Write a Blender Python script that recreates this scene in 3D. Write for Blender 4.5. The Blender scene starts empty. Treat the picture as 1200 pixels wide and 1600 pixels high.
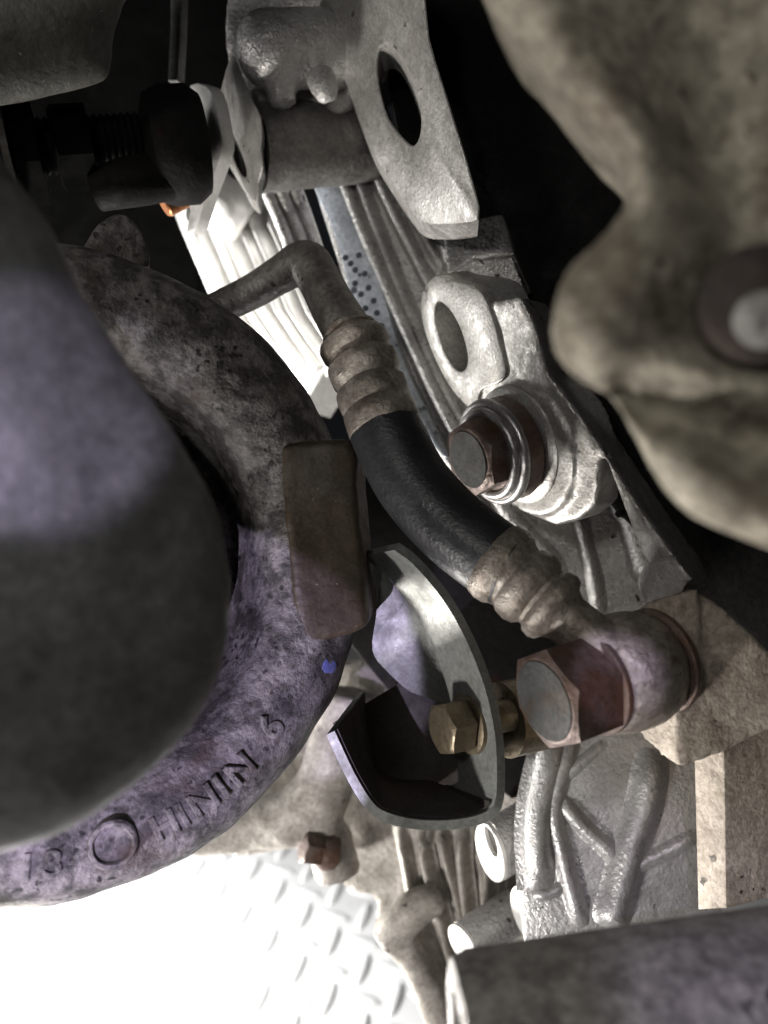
import bpy, bmesh, math, random
from mathutils import Vector, Matrix, noise
from mathutils.geometry import tessellate_polygon
random.seed(7)
R = math.radians
sc = bpy.context.scene
col = sc.collection
# ---------------------------------------------------------------- camera (1 unit = 10 cm)
F = 1250.0
HGT = 6.5
PITCH = 20.0
cam = bpy.data.cameras.new('camera'); co = bpy.data.objects.new('camera', cam); col.objects.link(co)
co.location = (0, 0, HGT); co.rotation_euler = (R(90 - PITCH), 0, 0)
cam.sensor_width = 36; cam.sensor_fit = 'AUTO'; cam.lens = 36 * F / 1600
cam.clip_start = 0.05; cam.clip_end = 500
cam.dof.use_dof = True; cam.dof.focus_distance = 2.25; cam.dof.aperture_fstop = cam.lens / 27.0
sc.camera = co
MC = Matrix.Translation(co.location) @ co.rotation_euler.to_matrix().to_4x4()
MR = co.rotation_euler.to_matrix()
def CW(x, y, z): return MC @ Vector((x, y, z))
def CD(x, y, z): return (MR @ Vector((x, y, z))).normalized()
def P(px, py, d): return CW((px - 600) / F * d, (800 - py) / F * d, -d)
def S(px, d): return px * d / F
CP = co.location.copy()
def onpl(px, py, p0, n):
    r = P(px, py, 1.0) - CP
    return CP + r * ((p0 - CP).dot(n) / r.dot(n))
# ---------------------------------------------------------------- world, lamps, exposure
w = bpy.data.worlds.new('World'); sc.world = w; w.use_nodes = True
w.node_tree.nodes['Background'].inputs[0].default_value = (0.80, 0.86, 0.95, 1)
w.node_tree.nodes['Background'].inputs[1].default_value = 0.007
def lamp(name, kind, loc, aim, energy, colr, size=0.5, spot=60, blend=0.3):
    l = bpy.data.lights.new(name, kind); o = bpy.data.objects.new(name, l); col.objects.link(o)
    o.location = loc; o.rotation_euler = (aim - loc).to_track_quat('-Z', 'Y').to_euler()
    l.energy = energy; l.color = colr
    if kind == 'AREA': l.shape = 'DISK'; l.size = size
    if kind == 'SPOT': l.spot_size = R(spot); l.spot_blend = blend; l.shadow_soft_size = size
    return o
lamp('work_lamp', 'AREA', CW(-5.2, -0.6, -4.4), P(600, 700, 3.4), 170, (1, 0.98, 0.95), 1.4)
lamp('cover_fill', 'SPOT', CW(-4.2, 0.3, -3.9), P(400, 430, 4.0), 3200, (1, 0.99, 0.97), 0.15, 26, 0.5)  # unseen spot added only to brighten the ribbed cover
lamp('floor_bounce', 'AREA', CW(-3.0, -3.6, -4.6), P(560, 1350, 4.2), 480, (1, 0.95, 0.89), 1.2)  # unseen lamp added to imitate light bouncing off the floor
lamp('floor_spot', 'SPOT', CW(-4.0, -2.0, -7.5), P(120, 1480, 7.2), 4200, (1, 0.99, 0.97), 1.6, 75, 0.9)  # unseen spot added to wash out the floor plate
lamp('key_lamp', 'AREA', CW(-3.2, 1.2, 1.2), P(750, 700, 2.3), 34, (1, 0.96, 0.90), 0.8)
lamp('front_fill', 'AREA', CW(-.75, .75, .7), P(700, 700, 2.4), 12, (1, 0.97, 0.93), 0.35)  # unseen fill added near the camera to lift the case wall
lamp('low_fill', 'AREA', CW(-2.4, -2.9, -.7), P(800, 1250, 2.6), 135, (1, 0.96, 0.93), 0.5)  # unseen fill added low down to light the web and its ribs
PUR = (0.77, 0.68, 1.0)
lamp('patch_spot', 'SPOT', CW(-.75, -1.0, -.5), CW(-.53, -.615, -2.0), 165, PUR, 0.01, 33, 0.14)  # this and the next spots are added, each throwing one lilac patch
lamp('patch_spot', 'SPOT', CW(.16, .05, .02), P(962, 1062, 1.9), 95, PUR, 0.01, 7.5, 0.6)
lamp('patch_spot', 'SPOT', CW(.20, .0, .02), P(1130, 1500, 1.6), 38, PUR, 0.01, 22, 0.95)
lamp('patch_spot', 'SPOT', CW(-.10, .05, .02), P(70, 640, 1.2), 42, PUR, 0.02, 19, 0.45)
sc.view_settings.view_transform = 'Standard'; sc.view_settings.look = 'None'
sc.view_settings.exposure = 0.22; sc.view_settings.gamma = 1.0
# ---------------------------------------------------------------- materials
def mat(name, c1, c2, metallic=0.0, rough=0.6, scale=6.0, thr=(0.35, 0.65), grain=70.0, bump=0.35, bump2=0.25,
        spots=None, spot_scale=25.0, spot_thr=0.22, rust=None, rust_scale=4.0, rust_thr=(0.5, 0.62), rvar=0.15, spec=0.5, grit=0.42):
    m = bpy.data.materials.new(name); m.use_nodes = True
    t = m.node_tree; N = t.nodes; L = t.links; b = N['Principled BSDF']
    b.inputs['Specular IOR Level'].default_value = spec
    tc = N.new('ShaderNodeTexCoord'); V = tc.outputs['Object']
    def nz(s, det=6, ro=0.6, dist=0.0):
        n = N.new('ShaderNodeTexNoise'); n.inputs['Scale'].default_value = s; n.inputs['Detail'].default_value = det
        n.inputs['Roughness'].default_value = ro; n.inputs['Distortion'].default_value = dist
        L.new(V, n.inputs['Vector']); return n.outputs['Fac']
    def rng(v, a, c, lo=0.0, hi=1.0):
        r = N.new('ShaderNodeMapRange'); r.inputs[1].default_value = a; r.inputs[2].default_value = c
        r.inputs[3].default_value = lo; r.inputs[4].default_value = hi; L.new(v, r.inputs[0]); return r.outputs[0]
    def mix(f, a, c):
        x = N.new('ShaderNodeMix'); x.data_type = 'RGBA'
        L.new(f, x.inputs['Factor'])
        for s, v in ((6, a), (7, c)):
            if isinstance(v, tuple): x.inputs[s].default_value = (*v, 1)
            else: L.new(v, x.inputs[s])
        return x.outputs[2]
    def mul(a, c):
        x = N.new('ShaderNodeMath'); x.operation = 'MULTIPLY'; L.new(a, x.inputs[0]); L.new(c, x.inputs[1]); return x.outputs[0]
    n1 = nz(scale, 9, 0.68, 0.0)
    c = mix(rng(n1, *thr), c1, c2)
    rg = rng(nz(scale * 2.7, 5), 0.3, 0.7, rough - rvar, rough + rvar)
    met = None
    if rust:
        rf = rng(nz(rust_scale, 8, 0.7, 0.0), *rust_thr)
        rc = mix(nz(30, 4), rust, tuple(v * 0.35 for v in rust))
        c = mix(rf, c, rc)
        met = rng(rf, 0, 1, metallic, metallic * 0.2)
    if spots:
        v = N.new('ShaderNodeTexVoronoi'); v.inputs['Scale'].default_value = spot_scale; 
        dn = N.new('ShaderNodeTexNoise'); dn.inputs['Scale'].default_value = spot_scale * .9; dn.inputs['Detail'].default_value = 3; L.new(V, dn.inputs['Vector'])
        vm = N.new('ShaderNodeVectorMath'); vm.operation = 'MULTIPLY_ADD'; L.new(dn.outputs['Color'], vm.inputs[0]); vm.inputs[1].default_value = (1.6 / spot_scale,) * 3; L.new(V, vm.inputs[2])
        L.new(vm.outputs[0], v.inputs['Vector'])
        g = rng(v.outputs['Distance'], spot_thr * 0.75, spot_thr, 1, 0)
        g = mul(g, rng(nz(spot_scale * 0.23, 4), 0.5, 0.58))
        c = mix(g, c, spots)
    gt = rng(nz(grain * 1.1, 6, 0.7), 0.36, 0.60, 1.0, 0.0)
    gk = N.new('ShaderNodeMath'); gk.operation = 'MULTIPLY'; gk.inputs[1].default_value = grit; L.new(gt, gk.inputs[0])
    c = mix(gk.outputs[0], c, tuple(v * 0.22 for v in c2))
    L.new(c, b.inputs['Base Color']); L.new(rg, b.inputs['Roughness'])
    if met is None: b.inputs['Metallic'].default_value = metallic
    else: L.new(met, b.inputs['Metallic'])
    bp = N.new('ShaderNodeBump'); bp.inputs['Strength'].default_value = bump; bp.inputs['Distance'].default_value = 0.01
    L.new(nz(grain, 3, 0.6), bp.inputs['Height'])
    bq = N.new('ShaderNodeBump'); bq.inputs['Strength'].default_value = bump2; bq.inputs['Distance'].default_value = 0.03
    L.new(n1, bq.inputs['Height']); L.new(bp.outputs[0], bq.inputs['Normal']); L.new(bq.outputs[0], b.inputs['Normal'])
    return m
M = {}
M['cast'] = mat('sand_cast_aluminium', (.56, .545, .53), (.38, .37, .36), .5, .36, 12, grain=70, grit=.3, bump=.8, bump2=.15, spots=(.04, .035, .03), spot_scale=16, spot_thr=.16)
M['machined'] = mat('machined_aluminium', (.43, .42, .40), (.29, .28, .265), .5, .42, 14, rust=(.24, .20, .155), rust_scale=4, rust_thr=(.56, .74), grain=90, bump=.16, bump2=.03, spots=(.07, .06, .05), spot_scale=17, spot_thr=.2)
M['dirtycast'] = mat('dirty_cast_block', (.52, .46, .39), (.30, .255, .205), .15, .7, 14, grain=60, bump=.4, bump2=.4, spots=(.03, .025, .02), spot_scale=20, rust=(.10, .06, .035), rust_scale=3, rust_thr=(.55, .7))
M['gasket'] = mat('blue_lit_gasket_face', (.72, .78, .86), (.52, .57, .64), .2, .5, 12, grain=60, bump=.3, spots=(.06, .07, .09), spot_scale=22, spot_thr=.34)  # the bluish light on this face is painted into the base colour
M['grimy'] = mat('grimy_cast_iron', (.21, .195, .185), (.05, .046, .043), .2, .62, 13, (.43, .57), grain=60, bump=.5, bump2=.6, spots=(.012, .011, .01), spot_scale=34, spot_thr=.32, rust=(.085, .06, .045), rust_scale=5, rust_thr=(.52, .66))
M['pad'] = mat('oily_brown_machined_pad', (.070, .050, .031), (.036, .027, .017), .2, .55, 9, grain=80, bump=.12, bump2=.08, spots=(.3, .26, .18), spot_scale=45, spot_thr=.1, rust=(.13, .11, .09), rust_scale=5, rust_thr=(.52, .72))
M['cover'] = mat('smooth_grey_cover', (.15, .15, .149), (.085, .085, .084), .1, .5, 9, (.38, .62), grain=40, bump=.15, bump2=.1, spots=(.16, .16, .15), spot_scale=16, spot_thr=.14)
M['steel_tube'] = mat('dull_steel_tube', (.26, .245, .225), (.11, .10, .09), .35, .42, 14, grain=60, bump=.25, bump2=.2, spots=(.03, .03, .03), spot_scale=22, spot_thr=.2)
M['ferrule'] = mat('tarnished_ferrule', (.46, .42, .37), (.20, .165, .135), .5, .40, 14, grain=60, bump=.3, bump2=.35, rust=(.14, .075, .045), rust_scale=6, rust_thr=(.54, .66))
M['rubber'] = mat('black_hose_rubber', (.030, .031, .034), (.020, .020, .022), 0, .42, 5, grain=80, grit=.3, bump=.2, bump2=.05, spots=(.16, .16, .16), spot_scale=20, spot_thr=.035)
M['rustbolt'] = mat('rusty_bolt_steel', (.22, .17, .155), (.10, .07, .062), .5, .5, 8, grain=60, bump=.3, bump2=.3, rust=(.13, .065, .035), rust_scale=7, rust_thr=(.42, .6))
M['boltface'] = mat('grey_bolt_face', (.07, .07, .067), (.042, .042, .04), .0, .7, 14, spec=.25, rust=(.11, .075, .05), rust_scale=7, rust_thr=(.54, .66), grain=60, bump=.2, bump2=.1)
M['brightsteel'] = mat('bright_washer_steel', (.50, .49, .49), (.32, .30, .29), .8, .38, 6, grain=60, bump=.1, bump2=.1)
M['zinc'] = mat('zinc_plated_sheet', (.25, .26, .245), (.18, .185, .17), .3, .5, 5, grain=60, bump=.12, bump2=.08, spots=(.04, .03, .03), spot_scale=14, spot_thr=.12)
M['zincin'] = mat('shaded_sheet_inside', (.040, .034, .028), (.018, .015, .013), .0, .7, 5, grain=70, bump=.2, bump2=.1, rust=(.07, .035, .02), rust_scale=3, rust_thr=(.55, .7), spots=(.3, .3, .3), spot_scale=26, spot_thr=.05)  # near-black inner sheet: shade put into the colour, with some rust
M['brass'] = mat('yellow_zinc_bolt', (.30, .25, .17), (.17, .135, .09), .7, .38, 8, grain=60, bump=.15, bump2=.1)
M['tan'] = mat('tan_corroded_bracket', (.40, .365, .285), (.17, .15, .115), .05, .75, 24, (.36, .64), grain=26, bump=.7, bump2=.35, spots=(.04, .03, .02), spot_scale=40, spot_thr=.25, rust=(.14, .095, .06), rust_scale=3, rust_thr=(.5, .72))
M['black'] = mat('black_oil_and_shade', (.012, .011, .011), (.006, .006, .006), 0, .75, 5, grain=40, bump=.2, rust=(.05, .012, .008), rust_scale=2.2, rust_thr=(.62, .72), spec=.12)  # near-black: shade in the gap bodies, oil on stud and union
M['void'] = mat('shade_black', (.003, .003, .003), (.0015, .0015, .0015), 0, .9, 4, grain=40, bump=.2, spec=.05)  # near-black that paints shade into the backdrop and the stud nuts
M['shaft'] = mat('scuffed_grey_shaft', (.36, .345, .325), (.15, .142, .134), .15, .6, 20, (.38, .62), grain=40, bump=.3, bump2=.3, spots=(.03, .03, .03), spot_scale=14, spot_thr=.26)
M['warmcast'] = mat('pale_sump_casting', (.48, .45, .41), (.25, .23, .20), .2, .6, 9, grain=50, bump=.35, bump2=.3, spots=(.06, .05, .04), spot_scale=10, spot_thr=.25)
M['white'] = mat('pale_aluminium', (.70, .69, .67), (.58, .57, .55), .25, .45, 5, grain=60, bump=.15, grit=.15)
M['floor'] = mat('tread_plate_aluminium', (.62, .63, .64), (.54, .55, .56), .1, .38, 1.5, grain=25, bump=.06, bump2=.05, grit=.08)
M['copper'] = mat('copper_seal', (.55, .22, .07), (.38, .14, .05), .6, .4, 8, grain=60, bump=.1)
M['darkiron'] = mat('dark_speckled_casting', (.085, .083, .07), (.045, .044, .036), .15, .6, 6, grain=40, bump=.4, bump2=.3, spots=(.30, .29, .25), spot_scale=24, spot_thr=.10)
M['blue'] = mat('blue_paint_mark', (.09, .12, .38), (.14, .15, .32), 0, .6, 12, grain=60)
M['oily'] = mat('oily_brown_steel', (.005, .004, .003), (.002, .002, .0015), 0, .75, 7, grain=60, bump=.25, spec=.15)
M['darkcast'] = mat('dark_grey_cast', (.20, .19, .18), (.09, .085, .08), .3, .5, 10, grain=60, bump=.4, spots=(.02, .02, .02), spot_scale=30)  # cast metal in a darker grey, used on the barrel
M['rustdark'] = mat('dark_rusty_recess', (.045, .028, .02), (.02, .015, .012), 0, .7, 14)  # rusty brown, darkened to paint the shade of the bracket's hole
M['castweb'] = mat('smooth_cast_web', (.56, .55, .54), (.38, .37, .365), .5, .38, 12, grain=75, grit=.22, bump=.4, bump2=.06, spots=(.05, .045, .04), spot_scale=16, spot_thr=.14)
M['stamp'] = mat('dark_stamped_ink', (.10, .12, .15), (.05, .06, .08), .1, .6, 30)
M['hole'] = mat('hole_shade', (.03, .026, .023), (.012, .011, .01), .2, .6, 6)  # dark base stands for the shade inside holes and pits
# ---------------------------------------------------------------- mesh helpers
ORG = {}
def smooth_closed(p, k=4):
    n = len(p); out = []
    for i in range(n):
        a, b, c, d = p[i - 1], p[i], p[(i + 1) % n], p[(i + 2) % n]
        for j in range(k):
            t = j / k; t2 = t * t; t3 = t2 * t
            out.append(tuple(0.5 * (2 * b[m] + (c[m] - a[m]) * t + (2 * a[m] - 5 * b[m] + 4 * c[m] - d[m]) * t2 + (3 * b[m] - a[m] - 3 * c[m] + d[m]) * t3) for m in range(len(b))))
    return out
def smooth_open(p, k=4):
    n = len(p); out = []
    for i in range(n - 1):
        b, c = p[i], p[i + 1]
        a = p[i - 1] if i else tuple(2 * b[m] - c[m] for m in range(len(b)))
        d = p[i + 2] if i + 2 < n else tuple(2 * c[m] - b[m] for m in range(len(b)))
        for j in range(k):
            t = j / k; t2 = t * t; t3 = t2 * t
            out.append(tuple(0.5 * (2 * b[m] + (c[m] - a[m]) * t + (2 * a[m] - 5 * b[m] + 4 * c[m] - d[m]) * t2 + (3 * b[m] - a[m] - 3 * c[m] + d[m]) * t3) for m in range(len(b))))
    out.append(tuple(p[-1]))
    return out
def frame(d):
    d = d.normalized(); u = d.orthogonal().normalized(); return u, d.cross(u)
class MB:
    def __init__(s): s.v = []; s.f = []
    def add(s, v, f):
        o = len(s.v); s.v += [Vector(x) for x in v]; s.f += [tuple(o + i for i in q) for q in f]; return s
    def loft(s, rings, closed=True, cap=(True, True)):
        n = len(rings[0]); v = [p for r in rings for p in r]; f = []
        for i in range(len(rings) - 1):
            for j in range(n if closed else n - 1):
                k = (j + 1) % n; f.append((i * n + j, i * n + k, (i + 1) * n + k, (i + 1) * n + j))
        if cap[0]: f.append(tuple(range(n - 1, -1, -1)))
        if cap[1]: f.append(tuple((len(rings) - 1) * n + j for j in range(n)))
        return s.add(v, f)
    def lathe(s, a, d, prof, n=40, mod=None, cap=(True, True)):
        d = d.normalized(); u, w_ = frame(d); rings = []
        for t, r in prof:
            ring = []
            for k in range(n):
                th = 2 * math.pi * k / n; rr = r * (mod(th, t) if mod else 1)
                ring.append(a + d * t + (u * math.cos(th) + w_ * math.sin(th)) * rr)
            rings.append(ring)
        return s.loft(rings, True, cap)
    def tube(s, pts, rad, n=20, k=5, cap=(True, True)):
        q = smooth_open([(*p, r) for p, r in zip(pts, rad)], k) if k > 1 else [(*p, r) for p, r in zip(pts, rad)]
        P_ = [Vector(x[:3]) for x in q]; rings = []; u = None
        for i, p in enumerate(P_):
            t = (P_[min(i + 1, len(P_) - 1)] - P_[max(i - 1, 0)]).normalized()
            u = t.orthogonal().normalized() if u is None else (u - t * u.dot(t)).normalized()
            w_ = t.cross(u)
            rings.append([p + (u * math.cos(2 * math.pi * j / n) + w_ * math.sin(2 * math.pi * j / n)) * q[i][3] for j in range(n)])
        return s.loft(rings, True, cap)
    def prism(s, front, ext, b=0.0, holes=(), nf=None):
        nf = nf or -ext.normalized()
        def orient(pl, sign):
            a = Vector((0, 0, 0))
            for i in range(len(pl)): a += pl[i - 1].cross(pl[i])
            return pl if a.dot(nf) * sign > 0 else pl[::-1]
        def inset(pl, q):
            out = []; n = len(pl)
            for i in range(n):
                e = (pl[(i + 1) % n] - pl[i - 1]); e -= nf * e.dot(nf)
                out.append(pl[i] + nf.cross(e).normalized() * q)
            return out
        if len(holes) == 1:      # star-shaped plate: resample both outlines by angle round the hole's centre
            c = sum(holes[0], Vector()) / len(holes[0]); ux = (holes[0][0] - c).normalized(); uy = nf.cross(ux)
            def star(pl_, m=112):
                pp = [((p - c).dot(ux), (p - c).dot(uy)) for p in pl_]; out = []
                for k in range(m):
                    th = 2 * math.pi * k / m; dx, dy = math.cos(th), math.sin(th); best = 0
                    for i in range(len(pp)):
                        (x1, y1), (x2, y2) = pp[i - 1], pp[i]; ex, ey = x2 - x1, y2 - y1; den = dx * ey - dy * ex
                        if abs(den) < 1e-12: continue
                        t = (x1 * ey - y1 * ex) / den; q = (x1 * dy - y1 * dx) / den
                        if t > 0 and -1e-6 <= q <= 1 + 1e-6: best = max(best, t)
                    out.append(c + ux * (best * dx) + uy * (best * dy))
                return out
            o_, h_ = star(front), star(holes[0])
            def rr_(pl_, sg):
                if b <= 0: return [pl_, [p + ext for p in pl_]]
                def ins(q): return [p + (c - p).normalized() * q * sg for p in pl_]
                return [ins(b), [p - nf * b * .3 for p in ins(b * .3)], [p - nf * b for p in pl_], [p + ext for p in pl_]]
            return s.loft(rr_(h_, -1)[::-1] + rr_(o_, 1) + [rr_(h_, -1)[-1]], True, (False, False))
        loops = [orient(list(front), 1)] + [orient(list(h), -1) for h in holes]
        tops = []
        for pl in loops:
            if b > 0: rings = [inset(pl, b), [p - nf * b * .3 for p in inset(pl, b * .3)], [p - nf * b for p in pl], [p + ext for p in pl]]
            else: rings = [pl, [p + ext for p in pl]]
            s.loft([r[::-1] for r in rings] if False else rings, True, (False, False)); tops.append((rings[0], rings[-1]))
        for idx in (0, 1):
            ls = [t[idx] for t in tops]; tri = tessellate_polygon(ls); fl = [p for l in ls for p in l]
            s.add(fl, [tuple(t) for t in tri])
        return s
    def pillow(s, outl, d, bulge, back, pw=2.4, rings=12, ctr=None, backs=0.8):
        n = len(outl); cx = sum(p[0] for p in outl) / n; cy = sum(p[1] for p in outl) / n
        if ctr: cx, cy = ctr
        c0 = P(cx, cy, d); ax = (CP - c0).normalized(); base = [onpl(x, y, c0, ax) for x, y in outl]
        R_ = [[c0 + (p - c0) * backs - ax * back for p in base], [p - ax * back * .5 for p in base]]
        for k in range(rings):
            th = (math.pi / 2) * k / rings
            s_ = math.cos(th) ** (2 / pw); z = math.sin(th) ** (2 / pw) * bulge
            R_.append([c0 + (p - c0) * s_ + ax * z for p in base])
        R_.append([c0 + (p - c0) * 0.01 + ax * bulge for p in base])
        return s.loft(R_)
    def rib(s, pts, nrm, wd, ht, k=4, taper=True, sink=0.006):
        q = smooth_open([tuple(p) for p in pts], k); Q = [Vector(x) for x in q]; rings = []; m = len(Q)
        us = [-1.7, -1.25, -1.0, -.88, -.7, -.45, -.2, 0, .2, .45, .7, .88, 1.0, 1.25, 1.7]
        pf_ = [0, .11, .27, .42, .64, .86, .97, 1.0, .97, .86, .64, .42, .27, .11, 0]
        for i, p in enumerate(Q):
            t = (Q[min(i + 1, m - 1)] - Q[max(i - 1, 0)]).normalized(); sd = nrm.cross(t).normalized()
            f = min(1, min(i, m - 1 - i) / 2 + 0.15) if taper else 1
            wl = wd if not isinstance(wd, (list, tuple)) else wd[0] + (wd[1] - wd[0]) * i / (m - 1)
            ring = [p + sd * (u * wl) + nrm * (ht * f * pv - sink) for u, pv in zip(us, pf_)]
            ring.append(p - nrm * (0.05 + sink)); rings.append(ring)
        return s.loft(rings)
def build(name, mb, mt, parent=None, loc=None, label=None, cat=None, group=None, kind=None, cast=None, sharp=38, jit=None, sub=0, relief=None):
    me = bpy.data.meshes.new(name); me.from_pydata([tuple(v) for v in mb.v], [], mb.f); me.update()
    bm = bmesh.new(); bm.from_mesh(me)
    bmesh.ops.remove_doubles(bm, verts=bm.verts, dist=1e-5)
    bmesh.ops.recalc_face_normals(bm, faces=bm.faces); bm.to_mesh(me); bm.free()
    if cast:
        vox, sm = cast[0], cast[1]
        o = bpy.data.objects.new('tmp', me); col.objects.link(o)
        r = o.modifiers.new('r', 'REMESH'); r.mode = 'VOXEL'; r.voxel_size = vox
        s_ = o.modifiers.new('s', 'SMOOTH'); s_.iterations = sm; s_.factor = 0.5
        dg = bpy.context.evaluated_depsgraph_get(); dg.update()
        m2 = bpy.data.meshes.new_from_object(o.evaluated_get(dg)); bpy.data.objects.remove(o); bpy.data.meshes.remove(me); me = m2; me.name = name
        jit = jit or (cast[2:] if len(cast) > 2 else None)
    if jit:
        amp, fr = jit
        nr = [v.normal.copy() for v in me.vertices]
        for v, nn in zip(me.vertices, nr):
            q = v.co * fr
            v.co += nn * amp * (noise.noise(q) + 0.5 * noise.noise(q * 2.7))
    if relief:
        pts_, away = relief; IV = MC.inverted()
        for v in me.vertices:
            if v.normal.dot(away) < .15: continue
            q = IV @ v.co; x = 600 + F * q.x / -q.z; y = 800 - F * q.y / -q.z; h = 0
            for line, sg, am in pts_:
                dm = 1e9
                for i in range(max(1, len(line) - 1)):
                    x1, y1 = line[i]; x2, y2 = line[min(i + 1, len(line) - 1)]; l2 = (x2 - x1) ** 2 + (y2 - y1) ** 2
                    t = 0 if l2 == 0 else min(1, max(0, ((x - x1) * (x2 - x1) + (y - y1) * (y2 - y1)) / l2))
                    dm = min(dm, (x - x1 - t * (x2 - x1)) ** 2 + (y - y1 - t * (y2 - y1)) ** 2)
                h += am * math.exp(-dm / (2 * sg * sg))
            v.co += away * h
    org = ORG[parent.name] if parent else (loc if loc is not None else sum((v.co for v in me.vertices), Vector()) / max(1, len(me.vertices)))
    me.transform(Matrix.Translation(-org))
    me.polygons.foreach_set('use_smooth', [True] * len(me.polygons)); me.set_sharp_from_angle(angle=R(sharp))
    me.materials.append(mt)
    o = bpy.data.objects.new(name, me); col.objects.link(o)
    if parent: o.parent = parent; ORG[o.name] = org
    else: o.location = org; ORG[o.name] = org
    tag(o, label, cat, group, kind); return o
def tag(o, label=None, cat=None, group=None, kind=None):
    for k, v in (('label', label), ('category', cat), ('group', group), ('kind', kind)):
        if v: o[k] = v
def thing(name, label, cat, loc, group=None):
    o = bpy.data.objects.new(name, None); col.objects.link(o); o.location = loc; o.empty_display_size = .1
    ORG[o.name] = Vector(loc); tag(o, label, cat, group); return o
def ell(cx, cy, a, b, ang, n=36):
    c, s_ = math.cos(R(ang)), math.sin(R(ang))
    return [(cx + a * math.cos(t) * c - b * math.sin(t) * s_, cy + a * math.cos(t) * s_ + b * math.sin(t) * c) for t in [2 * math.pi * i / n for i in range(n)]]
def hexmod(ap):
    return lambda th: ap / math.cos(((th + math.pi / 6) % (math.pi / 3)) - math.pi / 6)
def hex_head(a, d, ap, h, n=48, rot=0.0, ch=0.35):
    """hex head: outer face centre at a, growing along d"""
    d = d.normalized(); u, w_ = frame(d); mb = MB(); hm = hexmod(ap); rings = []
    rc = ap * 0.93
    def ring(fr, fz):
        out = []
        for k in range(n):
            th = 2 * math.pi * k / n + rot; rr, z = fr(hm(2 * math.pi * k / n)), fz(hm(2 * math.pi * k / n))
            out.append(a + d * z + (u * math.cos(th) + w_ * math.sin(th)) * rr)
        return out
    rings.append(ring(lambda r: rc * .05, lambda r: 0.0)); rings.append(ring(lambda r: rc, lambda r: 0.0))
    rings.append(ring(lambda r: rc * 1.03, lambda r: ap * .02))
    rings.append(ring(lambda r: r, lambda r: (r - rc) * ch + ap * .03)); rings.append(ring(lambda r: r, lambda r: h))
    return mb.loft(rings)
# drivetrain frame: NRM = way the bolt heads face (left, a little down, towards the camera)
NRM = CD(-.84, -.27, .46); BCK = CD(-.438, -.141, -.882)
def pl(pts, p0, n): return [onpl(x, y, p0, n) for x, y in pts]

# ---------------------------------------------------------------- setting: tread plate floor
fl = MB(); fl.add([(-60, -20, 0), (60, -20, 0), (60, 120, 0), (-60, 120, 0)], [(0, 1, 2, 3)])
floor = build('floor', fl, M['floor'], kind='structure', loc=Vector((0, 0, 0)))
lg = MB(); rings = []
for i in range(9):
    t = -1 + 2 * i / 8; wv = 0.062 * (1 - t * t) ** .6 + .004; hz = .032 * (1 - t * t) ** .5
    rings.append([(0.19 * t, -wv, -.004), (0.19 * t, -wv * .55, hz * .75), (0.19 * t, 0, hz), (0.19 * t, wv * .55, hz * .75), (0.19 * t, wv, -.004)])
lg.loft([[Vector(p) for p in r] for r in rings])
lug_me = None; nl = 0; PIT = 0.30
fx, fy = -2.6, 5.2
cand = []
for i in range(-20, 30):
    for j in range(-20, 60):
        x = fx + i * PIT; y = fy + j * PIT
        q = MC.inverted() @ Vector((x, y, 0)); px = 600 + F * q.x / -q.z; py = 800 - F * q.y / -q.z
        if -40 < px < 740 and 1290 < py < 1660: cand.append((py, x, y, (i + j) % 2))
cand.sort(reverse=True)
for py, x, y, par in cand[:300]:
    if lug_me is None:
        o = build('tread_lug', lg, M['floor'], parent=floor); lug_me = o.data
    else:
        o = bpy.data.objects.new('tread_lug', lug_me); col.objects.link(o); o.parent = floor
    o.location = (x, y, 0); o.rotation_euler = (0, 0, R(28 + (45 if par else -45)))

# ---------------------------------------------------------------- near-black backdrop behind everything, added as shade in the gap
eb = thing('dark_backdrop', 'black backdrop added for the shade in the gap at the top left', 'backdrop', P(260, 60, 4.2))
c0 = P(300, 100, 4.3); nv = (CP - c0).normalized()
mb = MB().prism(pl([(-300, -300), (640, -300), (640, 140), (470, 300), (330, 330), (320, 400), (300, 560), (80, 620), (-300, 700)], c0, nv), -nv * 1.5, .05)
build('backdrop_wall', mb, M['void'], eb)
# black body behind the right bracket, added for the gap's shade
rm = thing('gap_shade_body', 'black body added as shade in the gap between case flange and tan bracket', 'shade body', P(900, 250, 2.8))
c0 = P(860, 300, 2.72); nv = CD(-.25, .0, .97)
mb = MB().prism(pl([(560, -120), (1080, -120), (1120, 300), (1130, 600), (1250, 830), (1300, 1080), (1200, 1020), (1120, 960), (1020, 870), (900, 720), (820, 560), (740, 420), (640, 330)], c0, nv), -nv * .5, .03)
build('gap_body', mb, M['black'], rm)

# ---------------------------------------------------------------- gearbox case
gc = thing('gearbox_case', 'silver ribbed aluminium gearbox case running diagonally with drilled bolt ears', 'gearbox case', P(800, 900, 2.7))
W1 = P(600, 350, 3.08); N1 = CD(-.34, .06, .94)
wall = [(490, 150), (560, 140), (650, 260), (760, 400), (900, 640), (1040, 800), (1090, 960), (1080, 1010), (960, 1010), (850, 930), (740, 790), (690, 720), (640, 620), (560, 510), (530, 420), (488, 290), (480, 220)]
build('case_wall', MB().prism(pl(wall, W1, N1), -N1 * .35, .02), M['cast'], gc)
sb_ = [(520, 700), (700, 720), (860, 900), (1000, 960), (1000, 1180), (800, 1250), (640, 1120), (540, 1000)]
nv = (CP - P(760, 960, 3.1)).normalized()
build('back_shade', MB().prism(pl(sb_, P(760, 960, 3.15), nv), -nv * .2, .02), M['black'], gc)  # black sheet added behind the case to darken the open gap
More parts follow.
